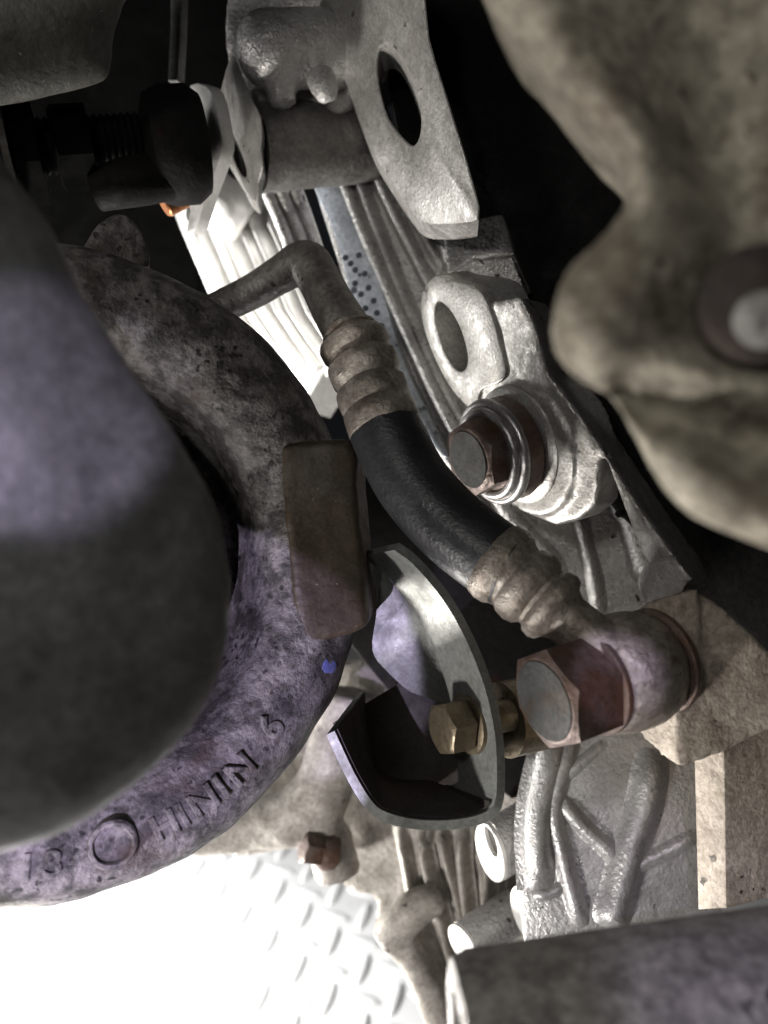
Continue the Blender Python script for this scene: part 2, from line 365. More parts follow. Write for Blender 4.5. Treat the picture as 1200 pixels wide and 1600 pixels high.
def wrib(pts, wpx, h, p0=W1, n=N1, nm='rib', mt='cast', k=4):
    wpx = [a * 1.0 for a in wpx] if isinstance(wpx, (list, tuple)) else wpx * 1.0
    q = pl(pts, p0, n); d = (q[0] - CP).length
    ww = [S(a, d) for a in wpx] if isinstance(wpx, (list, tuple)) else S(wpx, d)
    h = (1.5 if p0 is W1 else 1.05) * (min(ww) if isinstance(ww, list) else ww)
    return build(nm, MB().rib(q, n, ww, h, k), M[mt if p0 is W1 else 'castweb'], gc, jit=(.0018, 9))
wrib([(503, 172), (545, 300), (598, 430), (650, 545), (700, 650), (760, 750), (830, 850)], 12, .055)
wrib([(530, 172), (563, 285), (615, 425), (672, 560), (720, 655), (775, 745), (818, 805)], 11, .06)
wrib([(549, 172), (600, 300), (655, 410), (690, 480), (730, 580)], 10, .06)
wrib([(568, 172), (622, 290), (664, 370), (690, 420)], 8, .05)
wrib([(616, 540), (650, 620), (690, 700), (740, 775), (790, 835)], 8, .05)
wrib([(690, 345), (700, 380), (708, 425)], 14, .05)
wrib([(770, 770), (800, 810), (850, 860), (880, 900)], 13, .05)
wrib([(905, 800), (915, 850), (928, 900), (938, 960)], 12, .07)
wrib([(932, 660), (955, 730), (985, 810), (1005, 870), (1015, 905)], [14, 22], .09)
# gasket face beside the ribs, blue light painted into its colour
gf = [(488, 285), (530, 285), (550, 333), (583, 408), (608, 492), (622, 545), (645, 600), (676, 662), (700, 715), (680, 700), (656, 655), (628, 603), (600, 555), (562, 500), (537, 417), (515, 345)]
build('gasket_face', MB().prism(pl(smooth_closed(gf, 2), W1 + N1 * .035, N1), -N1 * .06, .004), M['gasket'], gc)
gfo = gc.children[-1] if False else [o for o in gc.children if o.name == 'gasket_face'][0]; mk = None
for x, y in ((540, 403), (561, 399), (555, 422), (570, 428), (555, 443), (576, 450), (564, 460), (571, 482), (589, 489), (576, 502), (596, 510), (584, 470), (548, 412)):
    q = onpl(x, y, W1 + N1 * .035, N1)
    if mk is None: mk = build('stamped_mark', MB().lathe(Vector(ORG['gasket_face']) - N1 * .01, N1, [(0, .008), (.012, .0125), (.013, .008)], 12, cap=(True, True)), M['stamp'], gfo).data
    else:
        o = bpy.data.objects.new('stamped_mark', mk); col.objects.link(o); o.parent = gfo
    sm_ = [c for c in gfo.children][-1]
    sm_.location = q - Vector(ORG['gasket_face'])
# top flange with long hole
Wf = P(620, 150, 2.5)
tf = [(480, -60), (640, -70), (668, 60), (700, 165), (728, 255), (748, 330), (744, 345), (722, 349), (695, 351), (660, 348), (636, 322), (610, 284), (580, 235), (555, 172), (528, 95)]
hole = [(602, 67), (618, 74), (636, 105), (650, 145), (657, 180), (655, 212), (644, 228), (625, 213), (605, 185), (592, 145), (587, 108), (590, 78)]
build('top_flange', MB().prism(pl(smooth_closed(tf, 3), Wf, NRM), CD(.12, .05, -.98) * .16, .006, [pl(smooth_closed(hole, 3), Wf, NRM)], NRM), M['machined'], gc)
# finger-like boss and barrel behind the flange
a = P(378, 78, 2.62); d_ = CD(.86, .26, -.44)
mb = MB().lathe(a, d_, [(0, .04), (.010, .075), (.035, .105), (.075, .120), (.2, .124), (.5, .13)], 32)
mb.lathe(P(440, 150, 2.72), CD(.2, -1, .0), [(-.06, .05), (.03, .05)], 16)
build('cast_boss', mb, M['cast'], gc, cast=(.012, 6, .004, 9))
a = P(395, 232, 2.85)
build('barrel', MB().lathe(a, d_, [(0, .15), (.5, .15)], 40), M['darkcast'], gc)
mb = MB().prism(pl([(352, -40), (520, -60), (560, 150), (520, 180), (400, 190), (352, 100), (345, 40)], P(440, 60, 2.86), CD(-.3, -.1, .95)), -CD(-.3, -.1, .95) * .3, .02)
build('shell_end', mb, M['cast'], gc, cast=(.02, 6, .006, 6))
build('casting_nub', MB().tube([P(500, 120, 2.66), P(508, 140, 2.64), P(512, 158, 2.66)], [.05, .045, .03], 14), M['cast'], gc, cast=(.008, 4))
for pts in ([(418, 300), (440, 350), (462, 410)], [(462, 295), (482, 350), (505, 420)], [(440, 298), (462, 350), (485, 415)]):
    build('rib', MB().tube([P(x, y, 3.25 if x != pts[0][0] else 3.2) for x, y in pts], [S(11, 3.2)] * 3, 14), M['cast'], gc)
# slotted ear at the left end
pe = [(361, 86), (375, 112), (392, 154), (405, 178), (408, 204), (407, 232), (410, 262), (403, 283), (401, 315), (386, 302), (374, 278), (352, 242), (344, 217), (339, 165), (346, 135)]
ph = [(354, 196), (361, 203), (373, 230), (383, 258), (385, 274), (380, 277), (370, 262), (360, 235), (354, 210)]
We = P(375, 200, 2.78)
build('slotted_ear', MB().prism(pl(smooth_closed(pe, 2), We, NRM), CD(-.02, 0, -1) * .12, .004, [pl(smooth_closed(ph, 2), We, NRM)], NRM), M['machined'], gc)
# flange body + boss
Wm = P(780, 560, 2.44)
fb = [(812, 462), (834, 505), (856, 585), (905, 648), (958, 730), (1008, 808), (1060, 880), (1085, 930), (1040, 925), (1000, 860), (965, 770), (940, 700), (930, 790), (905, 812), (868, 822), (828, 805), (780, 770), (745, 710), (738, 655), (750, 605), (754, 560), (754, 505), (768, 470)]
mb = MB().prism(pl(fb, Wm - NRM * .012, NRM), CD(.55, .1, -.8) * .2)
mb.lathe(onpl(822, 706, Wm, NRM) - NRM * .16, NRM, [(0, S(116, 2.4)), (.166, S(106, 2.4))], 48)
build('flange_body', mb, M['machined'], gc, cast=(.009, 9, .002, 9))
# mid ear with round hole
me_ = [(680, 430), (702, 438), (735, 447), (755, 462), (770, 500), (782, 545), (790, 585), (775, 600), (750, 610), (742, 640), (722, 628), (698, 598), (672, 545), (658, 495), (660, 455)]
mh = [(684, 471), (700, 482), (716, 508), (727, 540), (730, 566), (722, 580), (708, 573), (692, 545), (681, 508), (679, 484)]
build('bolt_ear', MB().prism(pl(smooth_closed(me_, 3), Wm, NRM), -NRM * .16, .007, [pl(smooth_closed(mh, 3), Wm, NRM)]), M['machined'], gc)
build('bore', MB().lathe(onpl(706, 528, Wm, NRM) - NRM * .155, -NRM, [(0, S(70, 2.4)), (.02, S(70, 2.4))], 32), M['hole'], gc)  # dark disc paints the shade at the bottom of the ear hole
up = [(690, 346), (745, 338), (785, 332), (803, 395), (740, 402), (698, 430)]
ng = CD(-.45, .5, .74)
build('ear_gusset', MB().prism(pl(up, P(745, 400, 2.66), ng), -ng * .2), M['cast'], gc, cast=(.010, 6, .004, 8))
up2 = [(696, 432), (740, 404), (800, 398), (836, 490), (815, 520), (788, 520), (768, 480), (742, 450)]
ng2 = CD(-.62, .02, .78)
build('ear_gusset', MB().prism(pl(up2, P(765, 450, 2.58), ng2), CD(.2, .1, -.97) * .25, nf=ng2), M['cast'], gc, cast=(.010, 6, .004, 8))
# bolt seat ring
cb = onpl(808, 695, Wm, NRM)
build('bolt_seat', MB().lathe(cb - NRM * .02, NRM, [(0, S(97, 2.42)), (.03, S(97, 2.42)), (.037, S(92, 2.42))], 48), M['machined'], gc)
for x, y in ((966, 803), (993, 797)):
    q = onpl(x, y, W1 + N1 * .06, N1)
    build('drilled_pit', MB().lathe(q - N1 * .06, N1, [(0, .011), (.066, .011)], 12), M['hole'], gc)  # solid dark plug painted as the shade of a small hole
# mounting block for the banjo union
Wb = P(1045, 1060, 1.98); NB = CD(-.87, -.08, .46)
lb = [(985, 962), (1010, 940), (1053, 930), (1058, 1198), (1030, 1180), (1000, 1150), (975, 1100)]
mb = MB().prism(pl(lb, Wb, NB), CD(.95, .26, -.06) * .07, nf=NB)
fbk = [(1052, 945), (1090, 926), (1135, 955), (1200, 1015), (1290, 1085), (1300, 1165), (1200, 1142), (1130, 1176), (1058, 1199)]
NBF = CD(.06, .0, 1)
mb.prism(pl(fbk, onpl(1053, 1060, Wb, NB), NBF), CD(.1, .05, -1) * .3, nf=NBF)
build('mounting_block', mb, M['dirtycast'], gc, cast=(.009, 5, .005, 7))
tb = [(1000, 920), (1018, 886), (1058, 872), (1082, 905), (1055, 945), (1010, 945)]
build('block_step', MB().prism(pl(tb, P(1040, 910, 2.05), NRM), CD(.25, .1, -.95) * .15, nf=NRM), M['cast'], gc, cast=(.010, 3, .004, 8))
sp = [(1083, 1150), (1131, 1140), (1135, 1420), (1090, 1420)]
build('side_plate', MB().prism(pl(sp, P(1105, 1290, 2.1), NB), CD(.95, .07, -.3) * .5, .006, nf=NB), M['dirtycast'], gc)
# lower web with branching ribs
W2 = P(950, 1300, 2.55); N2 = CD(-.12, .16, .97)
web = [(830, 1120), (960, 1090), (1120, 1100), (1130, 1450), (980, 1470), (820, 1480), (815, 1395), (830, 1260)]
build('lower_web', MB().prism(pl(web, W2, N2), -N2 * .25, .02), M['castweb'], gc)
wrib([(872, 1140), (850, 1225), (840, 1300), (845, 1392)], 20, .15, W2, N2)
wrib([(900, 1130), (872, 1225), (866, 1275), (878, 1330), (893, 1390), (910, 1450)], 14, .12, W2, N2)
wrib([(950, 1155), (912, 1188), (872, 1225)], 9, .07, W2, N2)
wrib([(872, 1245), (905, 1285), (940, 1318), (972, 1350)], 13, .11, W2, N2)
wrib([(1022, 1170), (1008, 1250), (985, 1320), (972, 1370), (962, 1410), (948, 1450)], 22, .15, W2, N2)
wrib([(972, 1375), (1005, 1348), (1045, 1328), (1095, 1300)], 11, .08, W2, N2)
wrib([(832, 1398), (860, 1396), (885, 1380)], 9, .07, W2, N2)

# ---------------------------------------------------------------- flange bolt
fbt = thing('flange_bolt', 'large rusty hex bolt with a shiny flange seated in the case boss', 'bolt', cb)
d_ = -NRM
build('flange', MB().lathe(cb + NRM * .125, d_, [(0, S(50, 2.4)), (.006, S(66, 2.4)), (.022, S(72, 2.4)), (.03, S(82, 2.4)), (.09, S(84, 2.4)), (.095, S(80, 2.4))], 56), M['rustbolt'], fbt)
for off, rr in ((.097, 78), (.116, 67)):
    c_ = cb + NRM * off; u_, w__ = frame(NRM); n_ = 56
    pts = [c_ + (u_ * math.cos(2 * math.pi * i / n_) + w__ * math.sin(2 * math.pi * i / n_)) * S(rr, 2.4) for i in range(n_ + 1)]
    build('flange_rim', MB().tube(pts, [.016] * len(pts), 10, 1), M['brightsteel'], fbt)
build('hex_head', hex_head(cb + NRM * .19, d_, S(55, 2.35), .11, rot=.3), M['rustbolt'], fbt, jit=(.004, 14))
build('head_face', MB().lathe(cb + NRM * .194, d_, [(0, S(46, 2.35)), (.01, S(49, 2.35))], 36), M['boltface'], fbt)

# ---------------------------------------------------------------- hydraulic hose
hs = thing('hydraulic_hose', 'short black rubber hose with crimped ferrules between bent steel tube and banjo union', 'hose', P(690, 790, 2.15))
mb = MB().tube([P(300, 500, 2.62), P(390, 458, 2.5), P(440, 428, 2.42), P(478, 410, 2.38), P(500, 440, 2.35), P(520, 478, 2.3), P(549, 528, 2.25)],
               [S(26, 2.45), S(27, 2.45), S(29, 2.42), S(34, 2.38), S(34, 2.35), S(36, 2.3), S(40, 2.25)], 28, 6)
build('steel_tube', mb, M['steel_tube'], hs)
A = P(545, 515, 2.26); B = P(610, 690, 2.16); dd = (B - A).normalized(); k_ = 2.2 / F
pf = [(0, 40), (3, 45), (8, 46), (10, 42), (14, 44), (20, 54), (30, 57), (40, 56), (48, 50), (55, 51), (62, 57), (75, 57), (88, 56), (96, 51), (102, 50), (110, 56), (125, 57), (138, 56), (143, 54), (148, 57), (160, 58), (180, 58), (184, 56), (184.5, 50)]
def crimp(th, t):
    q = t / k_; c = max(0, math.sin(math.pi * min(1, max(0, (q - 48) / 44)))) + max(0, math.sin(math.pi * min(1, max(0, (q - 98) / 44))))
    return 1 - .085 * c * max(0, math.cos(4 * th)) ** 1.5
build('crimp_ferrule', MB().lathe(A, dd, [(t * k_, r * k_) for t, r in pf], 64, crimp), M['ferrule'], hs, label='upper crimped ferrule on the steel tube end', jit=(.004, 12))
mb = MB().tube([P(596, 655, 2.18), P(612, 692, 2.16), P(645, 755, 2.13), P(705, 822, 2.08), P(772, 874, 2.03), P(800, 890, 2.01)], [S(58, 2.17)] * 6, 40, 8)
build('rubber_hose', mb, M['rubber'], hs)
A2 = P(768, 870, 2.035); B2 = P(925, 1000, 1.93); dd = (B2 - A2).normalized(); k_ = 2.0 / F
pf2 = [(0, 56), (.5, 62), (5, 66), (20, 68), (34, 66), (44, 59), (52, 57), (60, 62), (76, 64), (90, 60), (98, 52), (104, 52), (110, 58), (122, 60), (132, 56), (138, 46), (150, 40), (200, 40), (235, 42)]
def crimp2(th, t):
    q = t / k_; c = max(0, math.sin(math.pi * min(1, max(0, (q - 14) / 36)))) + max(0, math.sin(math.pi * min(1, max(0, (q - 54) / 36))))
    return 1 - .075 * c * max(0, math.cos(3.5 * th)) ** 1.5
build('crimp_ferrule', MB().lathe(A2, dd, [(t * k_, r * k_) for t, r in pf2], 64), M['ferrule'], hs, label='lower crimped ferrule beside the banjo eye', jit=(.004, 12))
DB = CD(.87, .17, -.46)      # banjo axis
kb = 1.95 / F
E0 = P(931, 1066, 1.925)
build('banjo_eye', MB().lathe(E0, DB, [(0, 72 * kb), (4 * kb, 79 * kb), (14 * kb, 86 * kb), (35 * kb, 92 * kb), (60 * kb, 94 * kb), (85 * kb, 92 * kb), (108 * kb, 85 * kb), (120 * kb, 78 * kb), (124 * kb, 70 * kb)], 56), M['ferrule'], hs, jit=(.004, 9))
# banjo bolt + seals
bb = thing('banjo_bolt', 'big hex banjo bolt with grey end face clamping the hose union to the block', 'bolt', P(835, 1084, 1.87))
H0 = E0 - DB * (103 * kb)
build('hex_head', hex_head(H0, DB, 69 * kb, 90 * kb, rot=.18), M['rustbolt'], bb)
build('head_face', MB().lathe(H0 - DB * .003, DB, [(0, 60 * kb), (.008, 63 * kb)], 40), M['boltface'], bb)
for nm, off, rr in (('sealing_washer', -12, 80), ('sealing_washer', 124, 86)):
    build(nm, MB().lathe(E0 + DB * off * kb, DB, [(0, rr * kb - .004), (.003, rr * kb), (.016, rr * kb), (.019, rr * kb - .004)], 48), M['rustbolt'], bb)

# ---------------------------------------------------------------- pump housing (round cast ring on the left)
ph_ = thing('pump_housing', 'round grimy cast iron housing ring with raised cast characters on its lower rim', 'housing', P(80, 885, 2.1))
C0 = P(80, 885, 2.05); AX = (CP - C0).normalized(); kr = 2.05 / F
prof = [(-300, 440), (-200, 495), (-90, 512), (-40, 515), (10, 511), (55, 495), (90, 465), (105, 430), (108, 395), (98, 365), (75, 342), (30, 326), (-60, 312), (-80, 300), (-75, 285), (-20, 278), (0, 262), (5, 200), (5, 10)]
mb = MB()
UX = CD(1, 0, 0); UX = (UX - AX * UX.dot(AX)).normalized(); UY = AX.cross(UX)
rings = []
pr = smooth_open(prof, 3)
for z, r in pr:
    rings.append([C0 + AX * (z * kr) + (UX * math.cos(2 * math.pi * k / 220) + UY * math.sin(2 * math.pi * k / 220)) * (r * kr) for k in range(220)])
mb.loft(rings)
build('ring_body', mb, M['grimy'], ph_, jit=(.010, 5))
# lug on the top of the ring
lug = [(128, 400), (140, 362), (160, 340), (185, 330), (210, 340), (228, 368), (240, 410), (190, 430)]
nv = AX
build('lug', MB().prism(pl(smooth_closed(lug, 2), P(185, 370, 2.14), nv), -nv * .3), M['grimy'], ph_, cast=(.012, 14, .006, 6))
# flat machined pad
Np = CD(.20, .03, .98); Wp = P(455, 850, 2.115)
pad = [(438, 716), (444, 690), (500, 687), (553, 689), (560, 760), (570, 880), (578, 966), (562, 985), (520, 998), (470, 1004), (458, 940), (445, 800)]
build('machined_pad', MB().prism(pl(smooth_closed(pad, 2), Wp, Np), CD(.05, 0, -1) * .32, .010, nf=Np), M['pad'], ph_, cast=(.010, 12, .004, 7))
# blue paint dab
q = onpl(513, 1040, Wp, Np)
def ringpt(px, py):
    """point of the ring's front surface under a pixel, with surface normal"""
    r0 = P(px, py, 1.0) - CP; z = 100.0
    for _ in range(8):
        q = CP + r0 * ((C0 + AX * z * kr - CP).dot(AX) / r0.dot(AX)); v = q - (C0 + AX * z * kr); rr = v.length / kr
        for i in range(len(prof) - 1):
            (z1, r1), (z2, r2) = prof[i], prof[i + 1]
            if r1 >= rr >= r2 and z1 > -60: z = z1 + (z2 - z1) * (r1 - rr) / max(1e-6, r1 - r2); sl = (z2 - z1) / (r2 - r1) if r1 != r2 else 0; break
    er = v.normalized(); n = (AX - er * sl).normalized()
    return C0 + AX * z * kr + v, n, er
def disc_on(px, py, rad_px, t, name, mt, parent, sq=1.0):
    p, n, er = ringpt(px, py); tn = n.cross(er).normalized(); up_ = n.cross(tn)
    pts = [p + (tn * math.cos(a) * sq + up_ * math.sin(a)) * rad_px * kr * (1 + .25 * noise.noise(Vector((math.cos(a) * 2, math.sin(a) * 2, px)))) + n * t for a in [2 * math.pi * i / 24 for i in range(24)]]
    return build(name, MB().prism(pts, -n * (t + .02), .001), M[mt], parent)
disc_on(513, 1040, 15, .006, 'paint_dab', 'blue', ph_, .8)
def cast_text(txt, px, py, size_px, rot=0.0, h=.006):
    p, n, er = ringpt(px, py); up_ = -er; up_ = (up_ - n * up_.dot(n)).normalized(); rt = up_.cross(n)
    up2 = up_ * math.cos(rot) - rt * math.sin(rot); rt2 = up2.cross(n)
    c = bpy.data.curves.new('t', 'FONT'); c.body = txt; c.size = size_px * kr * 1.4; c.extrude = h; c.bevel_depth = .003; c.align_x = 'CENTER'; c.align_y = 'CENTER'
    o = bpy.data.objects.new('t', c); col.objects.link(o)
    dg = bpy.context.evaluated_depsgraph_get(); dg.update()
    m2 = bpy.data.meshes.new_from_object(o.evaluated_get(dg)); bpy.data.objects.remove(o)
    mb = MB(); mx = Matrix((rt2, up2, n)).transposed()
    mb.add([p + mx @ v.co for v in m2.vertices], [tuple(f.vertices) for f in m2.polygons])
    build('cast_letter', mb, M['grimy'], ph_)
for t_, x, y, s_ in (('1', 42, 1356, 38), ('3', 84, 1350, 38), ('H', 258, 1290, 40), ('I', 286, 1274, 40), ('N', 318, 1252, 40), ('I', 346, 1230, 40), ('N', 376, 1203, 40), ('6', 424, 1136, 42)):
    cast_text(t_, x, y, s_)
p, n, er = ringpt(176, 1318)
build('cast_emblem', MB().lathe(p - n * .02, n, [(0, 36 * kr), (.03, 36 * kr), (.035, 33 * kr), (.035, 28 * kr), (.024, 25 * kr), (.022, 3 * kr)], 40), M['grimy'], ph_, jit=(.004, 14))

# ---------------------------------------------------------------- blurred end cover in the left foreground
ec = [(-260, 180), (-60, 185), (0, 262), (66, 345), (130, 468), (200, 580), (268, 680), (322, 775), (348, 870), (352, 950), (338, 1035), (308, 1105), (258, 1170), (180, 1235), (100, 1288), (0, 1320), (-120, 1330), (-300, 1260), (-400, 900), (-350, 500)]
mb = MB().pillow(smooth_closed(ec, 4), 1.22, .16, .5, 2.6, 14, (-20, 830))
build('end_cover', mb, M['cover'], label='smooth dark grey rounded cover, large and blurred in the left foreground', cat='cover', jit=(.004, 5))

# ---------------------------------------------------------------- pressed sheet bracket with bolt
sb = thing('sheet_bracket', 'pressed zinc sheet bracket bent into a deep U below the hose', 'bracket', P(690, 1130, 2.2))
rim = [(510, 1148), (527, 1186), (548, 1228), (575, 1268), (605, 1286), (650, 1296), (700, 1297), (745, 1290), (775, 1275), (787, 1250), (789, 1205), (785, 1140), (768, 1065), (738, 990), (700, 925), (655, 872), (624, 848)]
rp = smooth_open(rim, 4); d0 = 2.12
front = [P(x, y, d0 + .03 * (y < 1100) * (1100 - y) / 260 + max(0, .05 * (1 - i_ / 16))) for i_, (x, y) in enumerate(rp)]
TH = S(15, d0); E = BCK * .42
def sheet(pts, exts, th):
    n = len(pts); inn = []
    if isinstance(exts, Vector): exts = [exts] * n
    for i in range(n):
        t = (pts[min(i + 1, n - 1)] - pts[max(i - 1, 0)]).normalized(); inn.append(pts[i] + t.cross(exts[i]).normalized() * th)
    f = [[pts[i], inn[i], inn[i] + exts[i], pts[i] + exts[i]] for i in range(n)]
    return MB().loft(f)
cpx = sum(front, Vector()) / len(front)
t0 = (front[5] - front[3]).normalized().cross(E).normalized()
sgn = 1 if t0.dot(cpx - front[4]) > 0 else -1
# two skins: the outer zinc sheet and a dark inner one painting the channel's shade
EE = [CD(.16, .03, -.98).lerp(BCK, min(1, i / (.6 * len(front)))).normalized() * (.42 if i < .45 * len(front) else max(.20, .42 - .22 * (i / len(front) - .45) / .12)) for i in range(len(front))]
build('channel', sheet(front, EE, TH * sgn), M['zinc'], sb, sharp=50)
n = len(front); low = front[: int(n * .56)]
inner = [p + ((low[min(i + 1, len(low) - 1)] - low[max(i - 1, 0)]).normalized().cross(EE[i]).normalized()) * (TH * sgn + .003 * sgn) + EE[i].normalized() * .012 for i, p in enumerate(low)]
build('channel_shade', sheet(inner, [e * .95 for e in EE[:len(inner)]], .004 * sgn), M['zincin'], sb, sharp=50)
nb = CD(-.1, .1, .98)
bk = [(520, 1130), (620, 1070), (690, 1000), (740, 1000), (790, 1200), (770, 1270), (640, 1275), (570, 1250)]
build('channel_shade_back', MB().prism(pl(bk, P(650, 1170, 2.52), nb), -nb * .02), M['zincin'], sb)  # dark panel added to paint the shade deep in the channel
nF = len(front); lft = [(690, 1150), (684, 1100), (640, 1080), (604, 1048), (582, 1016), (588, 960), (594, 900), (600, 862)]
i0 = next(i for i in range(nF) if i > nF * .6 and rp[i][1] < 1150); idx = [i0 + (nF - 1 - i0) * k // 28 for k in range(29)]
lo = smooth_open(lft, 4); bkE = [front[i] + EE[i] * .97 for i in idx]
rings = []
for p, (x, y) in zip(bkE, lo):
    q = P(x, y, (p - CP).length * 1.0 + .03); m_ = (p + q) / 2 + CD(.3, .2, -.9) * .012; aw = CD(.25, .1, -.96) * .022
    rings.append([p, m_, q, q + aw, m_ + aw, p + aw])
build('bent_tab', MB().loft(rings), M['zinc'], sb, sharp=60)
bz = thing('bracket_bolt', 'small clean brassy hex bolt inside the pressed sheet bracket', 'bolt', P(705, 1142, 2.2))
DZ = CD(.88, .06, -.46); kz = 2.2 / F; Z0 = P(688, 1140, 2.17)
build('hex_head', hex_head(Z0, DZ, 37 * kz, 42 * kz, rot=.25), M['brass'], bz)
build('washer', MB().lathe(Z0 + DZ * 46 * kz, DZ, [(0, 42 * kz), (2 * kz, 47 * kz), (12 * kz, 49 * kz), (14 * kz, 47 * kz)], 40), M['brass'], bz)
build('shank', MB().lathe(Z0 + DZ * 60 * kz, DZ, [(0, 26 * kz), (70 * kz, 26 * kz)], 20), M['brass'], bz)
sr = thing('spacer_sleeve', 'brassy spacer sleeve between the sheet bracket and the banjo bolt', 'sleeve', P(805, 1120, 2.3))
build('sleeve', MB().lathe(P(785, 1125, 2.32), DZ, [(0, 62 * kz), (90 * kz, 62 * kz), (92 * kz, 50 * kz)], 32), M['brass'], sr)

# ---------------------------------------------------------------- sump casting at bottom centre
su = thing('sump_casting', 'pale warm sump casting with thin vertical fins below the sheet bracket', 'casting', P(600, 1400, 3.4))
c0 = P(600, 1350, 3.45); nv = CD(-.35, .05, .93)
s1 = [(300, 1340), (400, 1335), (470, 1328), (500, 1330), (520, 1352), (535, 1385), (560, 1398), (588, 1402), (584, 1440), (592, 1470), (640, 1510), (662, 1560), (690, 1640), (860, 1640), (860, 1180), (820, 1120), (620, 1030), (520, 1040), (380, 1200)]
mb = MB().prism(pl(s1, c0, nv), -nv * .4)
mb.tube([P(300, 1300, 3.4), P(400, 1285, 3.38), P(480, 1265, 3.34), P(520, 1190, 3.34), P(545, 1080, 3.34)], [.10, .11, .13, .12, .12], 16)
mb.tube([P(480, 1265, 3.34), P(510, 1310, 3.32), P(530, 1370, 3.32)], [.09, .10, .10], 16)
mb.tube([P(600, 1470, 3.3), P(650, 1420, 3.28), P(690, 1400, 3.28)], [.07, .08, .06], 12)
mb.tube([P(600, 1450, 3.3), P(650, 1500, 3.3), P(690, 1600, 3.3)], [.06, .07, .07], 12)
build('sump_body', mb, M['warmcast'], su, cast=(.02, 5, .012, 5))
def srib(pts, wpx, h=.06):
    q = pl(pts, c0 + nv * .02, nv); build('fin', MB().rib(q, nv, S(wpx * 1.25, 3.45), h), M['warmcast'], su)
for pts, w_ in (([(625, 1290), (638, 1350), (648, 1410)], 7), ([(655, 1290), (672, 1370), (695, 1450), (710, 1510)], 8), ([(690, 1290), (700, 1340), (722, 1420), (735, 1480)], 7),
                ([(725, 1285), (722, 1340), (728, 1400), (733, 1450)], 8), ([(758, 1310), (764, 1390), (768, 1470)], 7), ([(675, 1295), (665, 1340), (690, 1400)], 5), ([(800, 1300), (795, 1380), (790, 1450)], 8)): srib(pts, w_)
# eyelet lugs
def eyelet(cx, cy, a, b, ang, d, hole, thick, lab=None):
    q = P(cx, cy, d); o_ = pl(ell(cx, cy, a, b, ang), q, NRM); hs_ = [pl(ell(cx + hole[0], cy + hole[1], hole[2], hole[3], ang), q, NRM)] if hole else []
    e = build('eyelet', MB().prism([p - NRM * .02 for p in o_], -NRM * thick, .006, [[p - NRM * .02 for p in h] for h in hs_]), M['cast'], su)
    build('eyelet_face', MB().prism(pl(ell(cx, cy, a * .97, b * .97, ang), q, NRM), -NRM * .018, .004, hs_), M['white'], e)  # white disc puts the face's blown-out brightness into the colour
eyelet(765, 1333, 50, 19, 72, 2.9, (2, -18, 26, 7), .25)
eyelet(823, 1432, 52, 20, 68, 2.85, None, .3)
eyelet(722, 1478, 38, 15, 60, 3.0, None, .25)
# little rusty bolt on the sump
rb = thing('sump_bolt', 'little brown rusty bolt sticking out of the pale sump edge', 'bolt', P(492, 1330, 3.3))
dz = CD(.9, -.25, -.3); kz3 = 3.25 / F
build('hex_head', hex_head(P(472, 1322, 3.24), dz, 24 * kz3, 30 * kz3), M['rustbolt'], rb)
build('washer', MB().lathe(P(472, 1322, 3.24) + dz * 30 * kz3, dz, [(0, 28 * kz3), (10 * kz3, 32 * kz3), (24 * kz3, 30 * kz3)], 24), M['rustbolt'], rb)

# ---------------------------------------------------------------- ribbed cover, brightly lit, top left of centre
rc = thing('ribbed_cover', 'brightly lit ribbed aluminium cover seen through the gap behind the bent tube', 'cover', P(400, 440, 3.9))
c0 = P(400, 430, 3.95); nv = CD(-.62, .1, .78)
cv = [(270, 330), (330, 290), (405, 285), (440, 300), (470, 400), (512, 575), (470, 640), (330, 470)]
build('cover_plate', MB().prism(pl(cv, c0, nv), -nv * .2, .01), M['white'], rc)
for k in range(6):
    x = 300 + k * 25 + (k % 2) * 4
    build('fin', MB().rib(pl([(x, 300 + k * 2), (x + 55, 420 + k * 2), (x + 120, 570 + k * 2)], c0, nv), nv, S(9, 4.0), .16), M['white'], rc)
build('lump', MB().tube([P(330, 300, 3.8), P(360, 330, 3.78), P(385, 350, 3.8)], [.12, .13, .10], 16), M['white'], rc, cast=(.02, 4, .01, 6))

# ---------------------------------------------------------------- top-left fittings
cb_ = thing('cast_bracket', 'dark speckled cast bracket in the top left corner', 'bracket', P(90, 60, 2.0))
mb = MB().pillow(smooth_closed([(-200, -200), (100, -220), (205, -60), (192, 10), (178, 50), (170, 110), (150, 130), (80, 150), (0, 165), (-200, 180)], 3), 2.1, .12, .4, 3.0, 10, (20, -20))
build('bracket_body', mb, M['darkiron'], cb_, jit=(.006, 6))
st = MB().prism(pl([(266, -40), (284, -40), (281, 60), (277, 126), (262, 126), (266, 40)], P(272, 60, 2.9), CD(-.4, 0, .92)), -CD(-.4, 0, .92) * .04, .004)
build('cable_strap', st, M['cover'], label='thin grey strap hanging straight down in the black gap at the top', cat='strap')
su_ = thing('threaded_stud', 'dark threaded stud with two nuts in the gap above the pump housing', 'stud', P(160, 230, 2.5))
A = P(-30, 235, 2.45); dst = (P(290, 215, 2.62) - A).normalized(); L_ = (P(290, 215, 2.62) - A).length
pf = [(0, .085)]
for i in range(60):
    t = L_ * (i + .5) / 60; pf.append((t, .085 if i % 2 else .074))
pf.append((L_, .08))
build('thread', MB().lathe(A, dst, pf, 28), M['black'], su_)
build('nut', hex_head(P(85, 232, 2.46), dst, .115, .11), M['void'], su_)  # both nuts take the shade colour
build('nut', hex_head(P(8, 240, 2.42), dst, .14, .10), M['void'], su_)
build('flat_washer', MB().lathe(P(12, 245, 2.40), dst, [(0, .16), (.018, .16)], 36), M['boltface'], su_)
un = thing('banjo_union', 'dark round banjo union between two copper seals at the end of the stud', 'union', P(265, 230, 2.6))
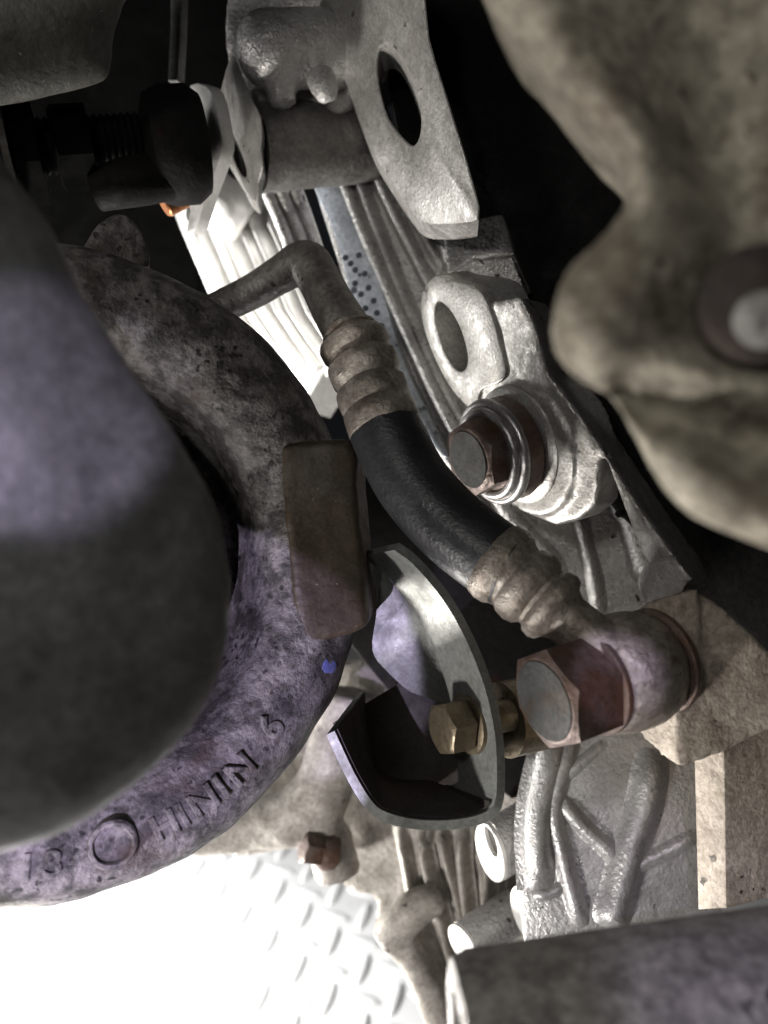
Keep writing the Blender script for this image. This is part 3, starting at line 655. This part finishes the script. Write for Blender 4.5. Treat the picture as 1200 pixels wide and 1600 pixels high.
build('union_body', MB().lathe(P(225, 232, 2.55), dst, [(0, .10), (.02, .16), (.07, .18), (.15, .18), (.19, .15)], 36), M['black'], un)
build('union_neck', MB().tube([P(150, 300, 2.5), P(200, 285, 2.5), P(265, 275, 2.55)], [.06, .075, .075], 20), M['oily'], un)
pw_ = [(296, 133), (322, 134), (335, 158), (344, 202), (347, 232), (335, 270), (320, 311), (305, 360), (290, 362), (297, 330), (289, 300), (288, 258), (304, 242), (310, 212), (306, 180)]
fw = MB().prism(pl(smooth_closed(pw_, 2), P(315, 240, 2.75), CD(-.7, -.2, .68)), -CD(-.7, -.2, .68) * .05, .005)
build('union_flange', fw, M['white'], label='pale curved flange plate beside the slotted ear', cat='flange')
for (x0, y0, x1, y1), lb_ in (((272, 248, 306, 238), 'upper copper sealing washer against the pale flange plate'), ((256, 322, 286, 306), 'lower copper sealing washer below the dark union')):
    a = P(x0, y0, 2.66); b_ = P(x1, y1, 2.68)
    build('copper_washer', MB().lathe(a, b_ - a, [(0, .035), (.006, .04), ((b_ - a).length, .04)], 24), M['copper'], label=lb_, cat='washer', group='copper seals at the union')

# ---------------------------------------------------------------- tan bracket in the right foreground
tbk = thing('mount_bracket', 'tan corroded cast bracket, large and blurred in the right foreground', 'bracket', P(1080, 350, 1.3))
tp = [(700, -140), (760, 0), (800, 52), (850, 118), (900, 182), (955, 232), (985, 268), (985, 320), (950, 352), (900, 400), (866, 450), (855, 510), (866, 562), (905, 595), (958, 622), (990, 685), (1035, 765), (1080, 818), (1150, 846), (1320, 900), (1700, 960), (2100, 900), (2200, 300), (2100, -300), (1400, -240)]
c0 = P(1050, 350, 1.0); nv = CD(-.12, .05, .98)
mb = MB().prism(pl(tp, c0, nv), -(CP - P(960, 520, 1.0)).normalized() * .3, .0, nf=nv)
rel = [([(780, -40), (880, 110), (985, 235)], 55, .045), ([(1120, 0), (1160, 180)], 90, -.07), ([(900, 500), (960, 490)], 55, .05), ([(1000, 330), (1060, 330)], 45, .03),
       ([(930, 560), (1040, 585), (1200, 610)], 24, .035), ([(985, 600), (1070, 655), (1220, 690)], 26, -.05), ([(1180, 460)], 75, -.07), ([(1060, 720), (1130, 780), (1220, 810)], 35, .04)]
build('bracket_body', mb, M['tan'], tbk, cast=(.010, 22, .006, 9), relief=(rel, nv))
mb = MB().lathe(P(1195, 465, .94), -CD(-.2, .1, .95), [(0, .055), (.004, .068), (.02, .074), (.04, .074), (.05, .055), (.2, .05)], 32)
build('recess_disc', mb, M['rustdark'], tbk)  # dark disc added to stand for the shaded recess around the bolt
build('bolt_end', MB().lathe(P(1195, 495, .925), -CD(-.3, .1, .95), [(0, .02), (.008, .034), (.1, .038)], 28), M['shaft'], label='round grey bolt end in the dark hole of the tan bracket', cat='bolt')

# ---------------------------------------------------------------- scuffed shaft across the bottom right corner
ds = thing('drive_shaft', 'scuffed grey hollow shaft end, blurred in the bottom right corner', 'shaft', P(900, 1600, 1.35))
A = P(735, 1735, 1.3); dst = CD(.96, .09, -.06)
r0 = S(222, 1.3)
build('shaft_tube', MB().lathe(A, dst, [(.05, r0 * .72), (0, r0 * .74), (-.008, r0 * .84), (0, r0 * .95), (.03, r0), (.6, r0 * 1.03), (1.4, r0 * 1.05)], 64, cap=(False, True)), M['shaft'], ds, jit=(.004, 6))
build('shaft_bore', MB().lathe(A, dst, [(.02, r0 * .3), (.04, r0 * .75), (.08, r0 * .75)], 40), M['hole'], ds)  # dark disc paints the shade inside the open shaft end
